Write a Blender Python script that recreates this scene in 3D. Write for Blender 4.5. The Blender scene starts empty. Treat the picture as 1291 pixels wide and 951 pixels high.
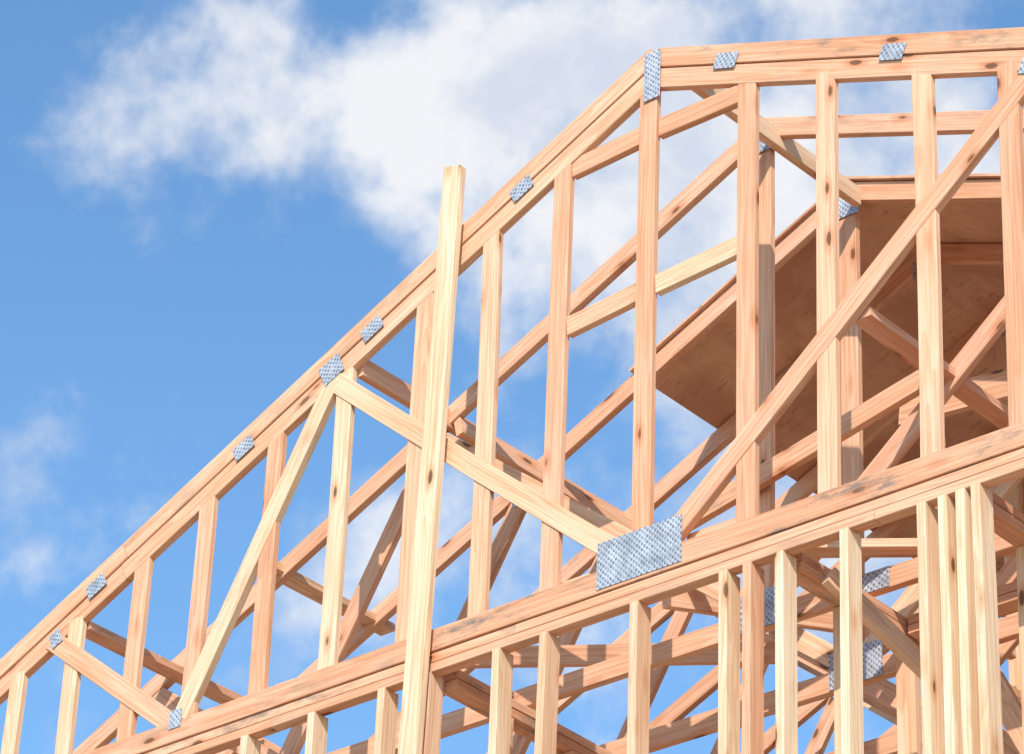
import bpy, math, random, bmesh
from mathutils import Vector, Matrix
random.seed(11)
S = bpy.context.scene
S.view_settings.view_transform='Standard'; S.view_settings.look='None'; S.view_settings.exposure=0

# ------------------------------------------------------------------ helpers
def new_mat(name):
    m=bpy.data.materials.new(name); m.use_nodes=True
    nt=m.node_tree; nt.nodes.clear()
    return m,nt
class G:
    """small node helper"""
    def __init__(s,nt): s.nt=nt
    def n(s,t,**k):
        nd=s.nt.nodes.new(t)
        for a,b in k.items(): setattr(nd,a,b)
        return nd
    def l(s,a,b): s.nt.links.new(a,b)
    def put(s,sock,v):
        if isinstance(v,bpy.types.NodeSocket): s.l(v,sock)
        else: sock.default_value=v
    def m(s,op,a,b=None,c=None,clamp=False):
        nd=s.n('ShaderNodeMath',operation=op,use_clamp=clamp)
        s.put(nd.inputs[0],a)
        if b is not None: s.put(nd.inputs[1],b)
        if c is not None: s.put(nd.inputs[2],c)
        return nd.outputs[0]
    def v(s,op,a,b=None):
        nd=s.n('ShaderNodeVectorMath',operation=op)
        s.put(nd.inputs[0],a)
        if b is not None: s.put(nd.inputs[1],b)
        return nd.outputs['Value'] if op in('DISTANCE','DOT_PRODUCT','LENGTH') else nd.outputs[0]
    def noise(s,vec,scale,detail=2,rough=.5):
        nd=s.n('ShaderNodeTexNoise'); s.l(vec,nd.inputs['Vector'])
        nd.inputs['Scale'].default_value=scale; nd.inputs['Detail'].default_value=detail
        nd.inputs['Roughness'].default_value=rough
        return nd
    def mr(s,val,a,b,c,d,smooth=True):
        nd=s.n('ShaderNodeMapRange',interpolation_type='SMOOTHSTEP' if smooth else 'LINEAR')
        s.put(nd.inputs[0],val)
        for i,x in enumerate((a,b,c,d)): s.put(nd.inputs[i+1],x)
        return nd.outputs[0]
    def mix(s,f,a,b,mode='MIX'):
        nd=s.n('ShaderNodeMix',data_type='RGBA',blend_type=mode)
        s.put(nd.inputs['Factor'],f); s.put(nd.inputs['A'],a); s.put(nd.inputs['B'],b)
        return nd.outputs['Result']
    def ramp(s,f,stops):
        nd=s.n('ShaderNodeValToRGB'); s.put(nd.inputs[0],f)
        e=nd.color_ramp.elements
        while len(e)<len(stops): e.new(.5)
        for el,(p,c) in zip(e,stops): el.position=p; el.color=(*c,1)
        return nd.outputs[0]

def wood_mat(name, tints, stain=.35):
    m,nt=new_mat(name); g=G(nt)
    out=g.n('ShaderNodeOutputMaterial'); bs=g.n('ShaderNodeBsdfPrincipled'); g.l(bs.outputs[0],out.inputs[0])
    co=g.n('ShaderNodeAttribute',attribute_name='bco').outputs['Vector']
    rn=g.n('ShaderNodeAttribute',attribute_name='rnd').outputs['Fac']
    cb=g.n('ShaderNodeCombineXYZ'); g.l(g.m('MULTIPLY',rn,53.0),cb.inputs[0]); g.l(g.m('MULTIPLY',rn,17.0),cb.inputs[1]); g.l(g.m('MULTIPLY',rn,29.0),cb.inputs[2])
    oc=g.v('ADD',co,cb.outputs[0])
    def sc(x,y,z): return g.v('MULTIPLY',oc,(x,y,z))
    wn=g.noise(sc(1.1,8,8),1.0,2)
    warp=wn.outputs['Fac']
    # annual rings about an off-centre pith
    r2=g.m('FRACT',g.m('MULTIPLY',rn,91.7)); r3=g.m('FRACT',g.m('MULTIPLY',rn,37.3)); r4=g.m('FRACT',g.m('MULTIPLY',rn,171.1))
    sep=g.n('ShaderNodeSeparateXYZ'); g.l(co,sep.inputs[0])
    yy=g.m('ADD',sep.outputs[1],g.m('MULTIPLY_ADD',r2,.16,-.08)); zz=g.m('ADD',sep.outputs[2],g.m('MULTIPLY_ADD',r3,.10,.02))
    rad=g.m('SQRT',g.m('ADD',g.m('MULTIPLY',yy,yy),g.m('MULTIPLY',zz,zz)))
    rad=g.m('MULTIPLY_ADD',warp,.09,rad)
    ring=g.m('FRACT',g.m('MULTIPLY',rad,g.m('MULTIPLY_ADD',r4,40.0,55.0)))
    ring=g.mr(ring,.1,.95,0,1)
    fib=g.noise(sc(2.5,75,75),1.0,2).outputs['Fac']
    base=g.ramp(r4,tints)
    c=g.mix(g.m('MULTIPLY',ring,.45),base,g.mix(1.0,base,(.82,.62,.47,1),'MULTIPLY'))
    c=g.mix(g.mr(fib,.32,.62,.5,0),c,g.mix(1.0,c,(.76,.58,.46,1),'MULTIPLY'))
    c=g.mix(g.mr(wn.outputs['Color'],.38,.65,0,.6),c,g.mix(1.0,c,(.90,.74,.62,1),'MULTIPLY'))
    # knots
    vo=g.n('ShaderNodeTexVoronoi'); g.l(g.v('MULTIPLY',oc,(3.3,9,9)),vo.inputs['Vector']); vo.inputs['Scale'].default_value=1.0
    kd=g.m('MULTIPLY_ADD',fib,.06,vo.outputs['Distance'])
    halo=g.mr(kd,.10,.34,.65,0); core=g.mr(kd,.11,.16,.9,0)
    c=g.mix(halo,c,g.mix(1.0,c,(.76,.48,.31,1),'MULTIPLY'))
    c=g.mix(core,c,(.15,.065,.03,1))
    # handling dirt and weather marks on some boards
    st=g.noise(sc(3.4,12,12),1.0,5,.72).outputs['Fac']
    sel=g.mr(r2,.45,1.0,0,1)
    c=g.mix(g.m('MULTIPLY',g.mr(st,.50,.70,0,stain),g.m('ADD',sel,.3),clamp=True),c,(.25,.18,.135,1))
    g.l(c,bs.inputs['Base Color']); bs.inputs['Roughness'].default_value=.78
    bs.inputs['Specular IOR Level'].default_value=.2
    return m

FIR=[(0,(.81,.50,.325)),(.2,(.72,.405,.25)),(.42,(.83,.53,.35)),(.66,(.79,.47,.32)),(.84,(.83,.60,.40)),(1,(.82,.65,.45))]
PALE=[(0,(.86,.70,.49)),(.5,(.83,.65,.44)),(1,(.86,.72,.53))]
MIXD=[(0,(.79,.50,.33)),(.35,(.82,.60,.41)),(.6,(.83,.66,.46)),(1,(.75,.44,.28))]
M_fir=wood_mat('fir_lumber',FIR,.5)
M_mix=wood_mat('stud_lumber',MIXD,.4)
M_chord=wood_mat('chord_lumber',[(0,(.77,.45,.285)),(.35,(.81,.51,.335)),(.7,(.73,.41,.255)),(1,(.80,.53,.35))],.85)
M_pale=wood_mat('pale_lumber',PALE,.12)

# ------------------------------------------------------------------ board builder
class Group:
    def __init__(s): s.v=[];s.f=[];s.co=[];s.r=[]
    def board(s,p0,p1,w,t,n=(0,1,0),r=None,bow=.003,cham=.0022,jit=.0012,twist=.012):
        p0=Vector(p0);p1=Vector(p1);a=p1-p0;L=a.length;a.normalize()
        n=Vector(n); n=(n-a*n.dot(a)).normalized(); b=n.cross(a).normalized()
        if r is None: r=random.random()
        off=n*random.uniform(-jit,jit)
        c=min(cham,t*.2)
        prof=[(-w/2+c,-t/2),(w/2-c,-t/2),(w/2,-t/2+c),(w/2,t/2-c),(w/2-c,t/2),(-w/2+c,t/2),(-w/2,t/2-c),(-w/2,-t/2+c)]
        seg=max(2,min(8,int(L/.35))); base=len(s.v)
        bw=random.uniform(-bow,bow); tw=random.uniform(-twist,twist)
        for i in range(seg+1):
            q=i/seg; k=4*q*(1-q)*bw*min(L,2.0)
            ang=tw*(q-.5)
            for (y,z) in prof:
                y2=y*math.cos(ang)-z*math.sin(ang); z2=y*math.sin(ang)+z*math.cos(ang)
                s.v.append(p0+a*(L*q)+b*(y2+k)+n*z2+off)
                s.co.append((L*q,y,z)); s.r.append(r)
        for i in range(seg):
            for j in range(8):
                j2=(j+1)%8
                s.f.append((base+i*8+j,base+i*8+j2,base+(i+1)*8+j2,base+(i+1)*8+j))
        s.f.append(tuple(base+j for j in reversed(range(8))))
        s.f.append(tuple(base+seg*8+j for j in range(8)))
    def make(s,name,mat,parent=None):
        me=bpy.data.meshes.new(name); me.from_pydata([tuple(x) for x in s.v],[],s.f); me.update()
        a=me.attributes.new('bco','FLOAT_VECTOR','POINT'); a.data.foreach_set('vector',[c for t in s.co for c in t])
        a=me.attributes.new('rnd','FLOAT','POINT'); a.data.foreach_set('value',s.r)
        me.materials.append(mat)
        bm=bmesh.new(); bm.from_mesh(me); bmesh.ops.recalc_face_normals(bm,faces=bm.faces); bm.to_mesh(me); bm.free()
        o=bpy.data.objects.new(name,me); S.collection.objects.link(o)
        if parent: o.parent=parent
        return o
def empty(name):
    e=bpy.data.objects.new(name,None); S.collection.objects.link(e); return e

house=empty('wood_framed_house')

# ------------------------------------------------------------------ dimensions (metres, building axes)
T=.038
PLATE_B=7.680            # underside of double top plate (attic wall)
PLATE_T=PLATE_B+.086
CH_B=PLATE_T+.006; CH_H=.098
SL,SR=.4756,.388         # rafter pitches
ZC=10.146                # rafter stack centre at the peak
def zl(x,z0=ZC,x0=.02): return z0-SL*(x0-x) if x<x0 else z0-SR*(x-x0)

# ------------------------------------------------------------------ gable truss (front)
rf=Group(); H=.089
cl,cr=1/math.cos(math.atan(SL)),1/math.cos(math.atan(SR))
for s_,off,y in ((1,.0475,.019),(-1,-.0475,.025)):
    rf.board((-5.5,y,zl(-5.5)+off*cl),(-2.9,y,zl(-2.9)+off*cl),H,T,bow=.001)
    rf.board((-2.897,y,zl(-2.897)+off*cl),(.03,y,zl(.03,)+off*cl+.012),H,T,bow=.001)
    rf.board((.035,y,zl(.035)+off*cr),(2.6,y,zl(2.6)+off*cr),H,T,bow=.001)
    rf.board((2.603,y,zl(2.603)+off*cr),(6.3,y,zl(6.3)+off*cr),H,T,bow=.001)
rf.make('gable_truss_top_chord',M_chord,house)
bc=Group()
bc.board((-5.2,.019,CH_B+CH_H/2),(-1.1,.019,CH_B+CH_H/2),CH_H,T,r=.77,bow=.0005)
bc.board((-1.096,.019,CH_B+CH_H/2),(2.4,.019,CH_B+CH_H/2),CH_H,T,r=.425,bow=.0005)
bc.board((2.404,.019,CH_B+CH_H/2),(6.0,.019,CH_B+CH_H/2),CH_H,T,bow=.0005)
bc.make('gable_truss_bottom_chord',M_chord,house)
st=Group()
ratios=[-.625,-.6663,-.7154,-.7567,-.8111,-.8605,-.9013,-.9417,-.9886,-1.0310,-1.0744,-1.1153,-1.1578,-1.1964,-1.24,-1.283]
sx=[7.486+9.2*q for q in ratios]
sx=[4.2,3.8,3.4,3.0,2.55,2.14]+sx
for x in sx:
    x-=.014
    tilt=random.uniform(-.008,.008)
    st.board((x+tilt,.021,CH_B+.05),(x-tilt,.021,zl(x)-.06),.089,.030)
st.make('gable_truss_studs',M_fir,house)
wb=Group()
ty=.0195
wb.board((-.02,ty,7.86),(-1.70,ty,9.26),.089,T,r=.11)
wb.board((.09,ty,7.86),(1.86,ty,9.36),.089,T,r=.1320)
wb.board((-1.70,ty,9.25),(-2.45,ty,7.88),.089,T,r=.204)
wb.board((-2.50,ty,7.86),(-3.33,ty,8.50),.089,T,r=.3)
wb.board((1.86,ty,9.30),(2.8,ty,7.88),.089,T)
wb.make('gable_truss_webs',M_fir,house)
bl=Group()
# horizontal blocking between studs near the peak
X5,X4,X3=[7.472-9.2*q for q in (.8605,.8111,.7567)]
for za,zb,zc in ((9.825,9.84,9.835),(9.055,9.085,9.11)):
    bl.board((X5+.046,.03,za),(X4-.046,.03,zb),.089,.034)
    bl.board((X4+.046,.03,zb),(X3-.046,.03,zc),.089,.034)
bl.make('gable_truss_blocking',M_fir,house)

# ------------------------------------------------------------------ common trusses behind
def truss(k,y):
    e=Group(); dx=.13; P=10.14; y+=.019
    z=lambda x: zl(x,P,dx)
    e.board((-5.5,y,z(-5.5)),(dx,y,P),H,T)
    e.board((dx+.002,y,P),(6.3,y,z(6.3)),H,T)
    e.board((-4.9,y,CH_B+.046),(.6,y,CH_B+.046),H,T)
    e.board((.602,y,CH_B+.046),(5.6,y,CH_B+.046),H,T)
    y2=y+.002
    e.board((dx,y2,CH_B+.06),(dx,y2,P-.03),H,.033)
    e.board((dx-.03,y2,7.88),(-1.66,y2,z(-1.66)-.04),H,.032)
    e.board((dx+.03,y2,7.88),(1.98,y2,z(1.98)-.04),H,.032)
    e.board((-1.66,y2-.001,z(-1.66)-.05),(-2.45,y2-.001,7.88),H,.034)
    e.board((1.98,y2-.001,z(1.98)-.05),(2.85,y2-.001,7.88),H,.034)
    e.board((-2.45,y2,7.88),(-3.3,y2,z(-3.3)-.04),H,.032)
    e.board((2.85,y2,7.88),(3.9,y2,z(3.9)-.04),H,.032)
    e.make('roof_truss_%d'%k,M_fir,house)
NT=11
for k in range(1,NT): truss(k,.61*k)

# ------------------------------------------------------------------ longitudinal bracing
br=Group()
br.board((.21,.05,10.03),(.21,1.19,10.06),.038,.089)
br.board((-1.577,.045,9.30),(-1.577,1.95,9.33),.038,.089)
br.board((-1.52,.62,9.255),(-1.50,2.6,9.26),.089,.038)
br.board((-3.17,.045,8.53),(-3.15,1.10,8.53),.038,.089)
br.board((-2.56,.55,8.86),(-2.56,1.35,8.87),.089,.038)
br.board((1.02,.045,8.60),(1.0,2.4,8.62),.038,.089,n=(1,0,0))
br.board((-.38,.575,8.31),(1.0,.575,8.61),.089,.036,r=.62)
br.board((-2.2,1.18,8.55),(-.2,1.18,8.0),.089,.036)
br.board((.0,1.8,9.35),(2.6,1.8,9.1),.14,.036)
br.board((-.2,.06,7.93),(-.2,1.9,7.93),.089,.038)
br.board((.35,.3,7.925),(2.6,1.9,7.925),.089,.038,n=(0,0,1))
br.board((.75,1.25,7.95),(2.2,1.26,9.2),.089,.036)
br.board((-.30,.55,8.02),(.2,2.3,8.35),.089,.036,n=(1,0,0))
for yq in (1.5,2.7,3.9):
    br.board((1.2,yq,9.62),(3.2,yq+.05,9.0),.089,.036)
# short cripple blocks resting on the chord behind the joints
br.board((.20,.075,CH_B+CH_H+.02),(.46,.075,CH_B+CH_H+.02),.08,.038)
br.board((-.42,.075,CH_B+CH_H+.01),(-.28,.075,CH_B+CH_H+.01),.07,.038)
br.board((-1.95,.075,CH_B+CH_H+.005),(-1.84,.075,CH_B+CH_H+.005),.07,.038)
br.make('truss_bracing',M_fir,house)

# ------------------------------------------------------------------ sheathing
def ply(name,A,B,C,D_):
    m,nt=new_mat(name); g=G(nt)
    out=g.n('ShaderNodeOutputMaterial'); bs=g.n('ShaderNodeBsdfPrincipled'); g.l(bs.outputs[0],out.inputs[0])
    oc=g.n('ShaderNodeTexCoord').outputs['Object']
    n1=g.noise(g.v('MULTIPLY',oc,(3,1,3)),4,5,.6).outputs['Fac']; n2=g.noise(oc,1.8,3).outputs['Fac']
    c=g.ramp(n1,[(.3,A),(.55,B),(.75,C)])
    c=g.mix(g.mr(n2,.40,.62,0,.8),c,(*D_,1))
    n3=g.noise(g.v('MULTIPLY',oc,(2,9,2)),5,3,.7).outputs['Fac']
    c=g.mix(g.mr(n3,.60,.67,0,.6),c,(.30,.15,.09,1))
    g.l(c,bs.inputs['Base Color']); bs.inputs['Roughness'].default_value=.8
    return m
M_ply=ply('plywood_sheathing',(.58,.30,.175),(.72,.41,.25),(.62,.34,.20),(.48,.23,.13))
M_sub=ply('subfloor_board',(.55,.40,.26),(.62,.46,.30),(.58,.42,.28),(.5,.36,.25))
sh=Group()
dx=.13
def ztop(x): return zl(x,10.14,dx)+.049*(cl if x<dx else cr)+.008
y=1.20
while y<6.7:
    y2=min(y+2.436,6.75)
    rows=[(-1.04,.136)]; xa=.136
    while xa<6.2:
        rows.append((xa,min(xa+1.13,6.3))); xa+=1.13
    for i,(xa,xc) in enumerate(rows):
        d=Vector((xc+.002-xa,0,ztop(xc)-ztop(xa))); cx,cz=(xa+xc)/2,(ztop(xa)+ztop(xc))/2+(i%2)*.0012
        sh.board((cx,y,cz),(cx,y2,cz),d.length,.012,n=Vector((-d.z,0,d.x)),bow=0,cham=.0005,jit=0,twist=0)
    y=y2
sh.make('roof_sheathing',M_ply,house)

# ------------------------------------------------------------------ walls under the truss
FL2=4.85
pl=Group()
for i,zc in enumerate((PLATE_B+.0200,PLATE_B+.0655)):
    j=(-1.9,1.1) if i==0 else (-.6,2.5)
    xs=[-5.0,*j,6.0]
    for a,b in zip(xs[:-1],xs[1:]):
        pl.board((a+.001,.026+.006*i,zc),(b-.001,.026+.006*i,zc),.040,.055,bow=.0004)
wx=[(.66,.1,6.5),(1.47,.1,6.5),(-1.02,.1,4.0),(-4.95,.1,6.5),(5.9,.1,6.5)]
for x,ya,yb in wx:
    for zc in (PLATE_B-.02,PLATE_B+.022): pl.board((x,ya,zc),(x,yb,zc),.089,.038,n=(0,0,1),bow=.0004)
for zc in (PLATE_B-.022,PLATE_B+.020): pl.board((.72,.80,zc),(5.8,.80,zc),.038,.089,bow=.0004)
pl.make('double_top_plate',M_chord,house)
ws=Group(); pz=Group()
low=[-2.058,-1.68,-1.30,-1.06,-.70,-.465,-.02,.955,1.29,1.45,1.52,1.86,2.27,2.68,3.08,3.5,3.9,4.3,4.7,5.1,5.5,5.9]
low+=[-2.46,-2.86,-3.27,-3.67,-4.08,-4.5,-4.95]
palex=[.40,.66,1.38,-.70,.955,1.45]
for x in low+[.40,.51,.66,1.38]:
    grp=pz if x in palex else ws
    x+=.017
    grp.board((x,.034,FL2+.04),(x+random.uniform(-.004,.004),.034,PLATE_B-.001),T,.087,n=(0,1,0))
for x,ya,yb in wx:
    yy=ya+.33
    while yy<yb:
        ws.board((x,yy,FL2+.04),(x,yy,PLATE_B-.042),.087,.038,n=(0,1,0)); yy+=.406
x=1.0
while x<5.8:
    ws.board((x,.80,FL2+.04),(x,.80,PLATE_B-.043),.038,.087); x+=.406
# diagonal let-in brace pieces inside
ws.board((.98,.70,7.60),(1.62,.70,6.3),.089,.036)
ws.board((.80,.13,PLATE_B-.08),(1.25,1.4,PLATE_B-.9),.089,.036,n=(1,0,0))
ws.make('wall_studs',M_mix,house); pz.make('pale_wall_studs',M_pale,house)
# lower construction: floor frame, first-storey studs, foundation
lo=Group()
for zc in (FL2+.02,FL2-.32-.02,FL2-.32-.06,1.52):
    lo.board((-5,.032,zc),(6,.032,zc),.038,.087); lo.board((-5,6.6,zc),(6,6.6,zc),.038,.087)
    for x in (-4.95,5.9): lo.board((x,.1,zc),(x,6.5,zc),.087,.038,n=(0,0,1))
lo.board((-5,.02,FL2-.16),(6,.02,FL2-.16),.28,.038); lo.board((-5,6.6,FL2-.16),(6,6.6,FL2-.16),.28,.038)
for zc in (PLATE_B,PLATE_B+.04): lo.board((-5,6.6,zc),(6,6.6,zc),.038,.087)
x=-4.9
while x<6:
    lo.board((x,.032,1.54),(x,.032,FL2-.40),.038,.087); lo.board((x,6.6,1.54),(x,6.6,FL2-.40),.038,.087)
    lo.board((x,6.6,FL2+.04),(x,6.6,PLATE_B-.02),.038,.087)
    lo.board((x,.05,FL2-.16),(x,6.58,FL2-.16),.038,.28,n=(0,0,1)); x+=.406
for x in (-4.95,5.9):
    yy=.4
    while yy<6.5: lo.board((x,yy,1.54),(x,yy,FL2-.38),.087,.038); yy+=.406
lo.make('lower_floor_framing',M_mix,house)
sf=Group(); sf.board((.5,.0,FL2-.008),(.5,6.6,FL2-.008),11,.016,n=(0,0,1),bow=0,twist=0); sf.make('subfloor',M_sub,house)
m,nt=new_mat('foundation_concrete'); g=G(nt)
out=g.n('ShaderNodeOutputMaterial'); bs=g.n('ShaderNodeBsdfPrincipled'); g.l(bs.outputs[0],out.inputs[0])
n1=g.noise(g.n('ShaderNodeTexCoord').outputs['Object'],3,8,.6).outputs['Fac']
g.l(g.ramp(n1,[(.3,(.26,.25,.24)),(.7,(.38,.37,.35))]),bs.inputs['Base Color']); bs.inputs['Roughness'].default_value=.9
fd=Group()
for ya in (.1,6.5): fd.board((-5.1,ya,.7),(6.1,ya,.7),1.6,.25,bow=0,cham=.01,twist=0)
for x in (-4.97,5.97): fd.board((x,.226,.7),(x,6.374,.7),1.6,.25,n=(1,0,0),bow=0,cham=.01,twist=0)
fd.make('foundation',m,house)

# ------------------------------------------------------------------ metal connector plates
m,nt=new_mat('galvanised_plate'); g=G(nt)
out=g.n('ShaderNodeOutputMaterial'); bs=g.n('ShaderNodeBsdfPrincipled'); g.l(bs.outputs[0],out.inputs[0])
sep=g.n('ShaderNodeSeparateXYZ'); g.l(g.n('ShaderNodeAttribute',attribute_name='bco').outputs['Vector'],sep.inputs[0])
a=g.m('SINE',g.m('MULTIPLY',sep.outputs[0],2*math.pi/.025)); 
b=g.m('SINE',g.m('MULTIPLY',sep.outputs[1],2*math.pi/.026))
tcz=g.n('ShaderNodeTexCoord').outputs['Object']
nz=g.noise(tcz,14,3).outputs['Fac']
nq=g.noise(tcz,45,2).outputs['Fac']
slot=g.mr(g.m('MULTIPLY',a,b),-.10,.45,0,1)
met=g.ramp(nz,[(.32,(.33,.35,.39)),(.68,(.60,.62,.66))])
g.l(g.mix(g.m('MULTIPLY',slot,g.mr(nq,.35,.6,.3,.95)),met,(.20,.18,.18,1)),bs.inputs['Base Color'])
bs.inputs['Metallic'].default_value=.25; bs.inputs['Roughness'].default_value=.45
bp=g.n('ShaderNodeBump'); bp.inputs['Strength'].default_value=.5; bp.inputs['Distance'].default_value=.003
g.l(g.m('MULTIPLY',slot,-1.0),bp.inputs['Height']); g.l(bp.outputs[0],bs.inputs['Normal'])
cp=Group()
def cplate(x,z,L,w,slope,y=0.0):
    d=Vector((1,0,slope)).normalized() if slope is not None else Vector((0,0,1))
    c0=Vector((x,y-.0035,z)); cp.board(c0-d*L/2,c0+d*L/2,w,.0016,bow=0,cham=.0002,jit=.0003)
for x in (-3.06,-2.20,-1.475,-.66): cplate(x,zl(x)+random.uniform(-.01,.01),.115,.072,SL+random.uniform(-.06,.06))
cplate(-1.70,zl(-1.70)-.02,.12,.105,SL)
for x in (.41,1.22,2.1): cplate(x,zl(x)+.015,.115,.072,-SR+random.uniform(-.05,.05))
cplate(.03,10.10,.235,.085,None)
cplate(.015,7.885,.41,.20,0)
cplate(-2.47,7.875,.07,.085,0); cplate(-3.29,8.49,.065,.075,SL)
cplate(1.86,9.37,.13,.10,-SR)
for k in range(1,NT):
    y=.61*k
    cplate(.13,10.06,.14,.10,0,y); cplate(.15,7.86,.26,.16,0,y); cplate(-2.46,7.85,.2,.13,0,y); cplate(2.85,7.85,.2,.13,0,y)
    cplate(-1.66,9.25,.14,.11,SL,y); cplate(1.98,9.38,.14,.11,-SR,y); cplate(.62,7.82,.24,.085,0,y)
cp.make('metal_connector_plates',m,house)

# ------------------------------------------------------------------ tall loose board nailed to the front
tb=Group(); tb.board((-1.12,-.05,5.3),(-1.003,-.05,10.05),.098,.038,bow=.003,r=.3)
ob=tb.make('upright_lumber_board',M_pale)
for v in ob.data.vertices:       # angled saw cut at the top
    if v.co.z>9.9: v.co.z-= max(0,(v.co.x+1.0))*.55

# ------------------------------------------------------------------ ground
m,nt=new_mat('dirt_ground'); g=G(nt)
out=g.n('ShaderNodeOutputMaterial'); bs=g.n('ShaderNodeBsdfPrincipled'); g.l(bs.outputs[0],out.inputs[0])
oc=g.n('ShaderNodeTexCoord').outputs['Object']
n1=g.noise(oc,.4,8,.6).outputs['Fac']
g.l(g.ramp(n1,[(.3,(.38,.30,.22)),(.7,(.48,.39,.30))]),bs.inputs['Base Color']); bs.inputs['Roughness'].default_value=.95
me=bpy.data.meshes.new('ground'); R=4000
me.from_pydata([(-R,-R,0),(R,-R,0),(R,R,0),(-R,R,0)],[],[(0,1,2,3)]); me.materials.append(m)
S.collection.objects.link(bpy.data.objects.new('ground',me))

# ------------------------------------------------------------------ sun and sky
sd=Vector((.42,-.68,.60)).normalized()
el=math.asin(sd.z); rot=math.atan2(sd.x,sd.y)
L=bpy.data.lights.new('sun','SUN'); L.energy=4.6; L.angle=math.radians(.5); L.color=(1,.955,.89)
lo_=bpy.data.objects.new('sun',L); S.collection.objects.link(lo_)
lo_.rotation_euler=(-sd).to_track_quat('-Z','Y').to_euler()
W=bpy.data.worlds.new('World'); S.world=W; W.use_nodes=True; nt=W.node_tree; nt.nodes.clear(); g=G(nt)
try:
    W.cycles.sampling_method='MANUAL'; W.cycles.sample_map_resolution=256
except Exception: pass
out=g.n('ShaderNodeOutputWorld'); bg=g.n('ShaderNodeBackground'); g.l(bg.outputs[0],out.inputs[0])
sky=g.n('ShaderNodeTexSky',sky_type='NISHITA'); sky.sun_disc=False; sky.sun_elevation=el; sky.sun_rotation=rot
sky.air_density=1.0; sky.dust_density=.6; sky.ozone_density=2.0
bg.inputs['Strength'].default_value=.15
d=g.n('ShaderNodeTexCoord').outputs['Generated']; d=g.v('NORMALIZE',d)
wn=g.noise(d,13,4,.6)
dd=g.v('ADD',d,g.v('MULTIPLY',g.v('SUBTRACT',wn.outputs['Color'],(.5,.5,.5)),(.10,.10,.10)))
# cloud bank, laid out as bearings about a fixed sky direction
F=Vector((-.5702,.6433,.5108)); Rr=Vector((.7625,.6459,.0379)); U=Vector((.3056,-.4111,.8588))
blobs=[(-490,300,170,.55),(-330,330,200,.65),(-170,380,230,.7),(60,320,270,.85),(330,320,320,.75),(640,300,300,.6),
 (-90,220,150,.3),(90,130,230,.45),(380,60,300,.5),(-590,-190,130,.35),(-260,-310,190,.6),(-20,-260,200,.4),(200,-220,220,.3),(470,-290,280,.6)]
acc=None
for (a_,b_,r_,w_) in blobs:
    c=(F+Rr*(a_/4446)+U*(b_/4446)).normalized()
    q=g.mr(g.v('DISTANCE',dd,tuple(c)),0.0,r_*1.25/4446,w_,0)
    acc=q if acc is None else g.m('ADD',acc,q)
acc=g.m('MINIMUM',acc,.95)
fb=g.noise(d,24,8,.6).outputs['Fac']
den=g.m('ADD',acc,g.m('MULTIPLY_ADD',fb,1.9,-.95))
den=g.mr(den,.08,.95,0,.95)
shade=g.noise(dd,20,4,.5).outputs['Fac']
cc=g.mix(g.mr(shade,.36,.60,0,1),(4.6,5.0,5.75,1),(6.2,6.25,6.4,1))
skc=g.mix(1.0,sky.outputs[0],(1.08,1.45,1.60,1),'MULTIPLY')
g.l(g.mix(den,skc,cc),bg.inputs['Color'])

# ------------------------------------------------------------------ camera
cam=bpy.data.cameras.new('camera'); co=bpy.data.objects.new('camera',cam); S.collection.objects.link(co)
cam.sensor_width=36; cam.lens=124.0; cam.clip_end=10000
B=-F
co.matrix_world=Matrix(((Rr.x,U.x,B.x,7.486),(Rr.y,U.y,B.y,-9.2),(Rr.z,U.z,B.z,1.6),(0,0,0,1)))
S.camera=co
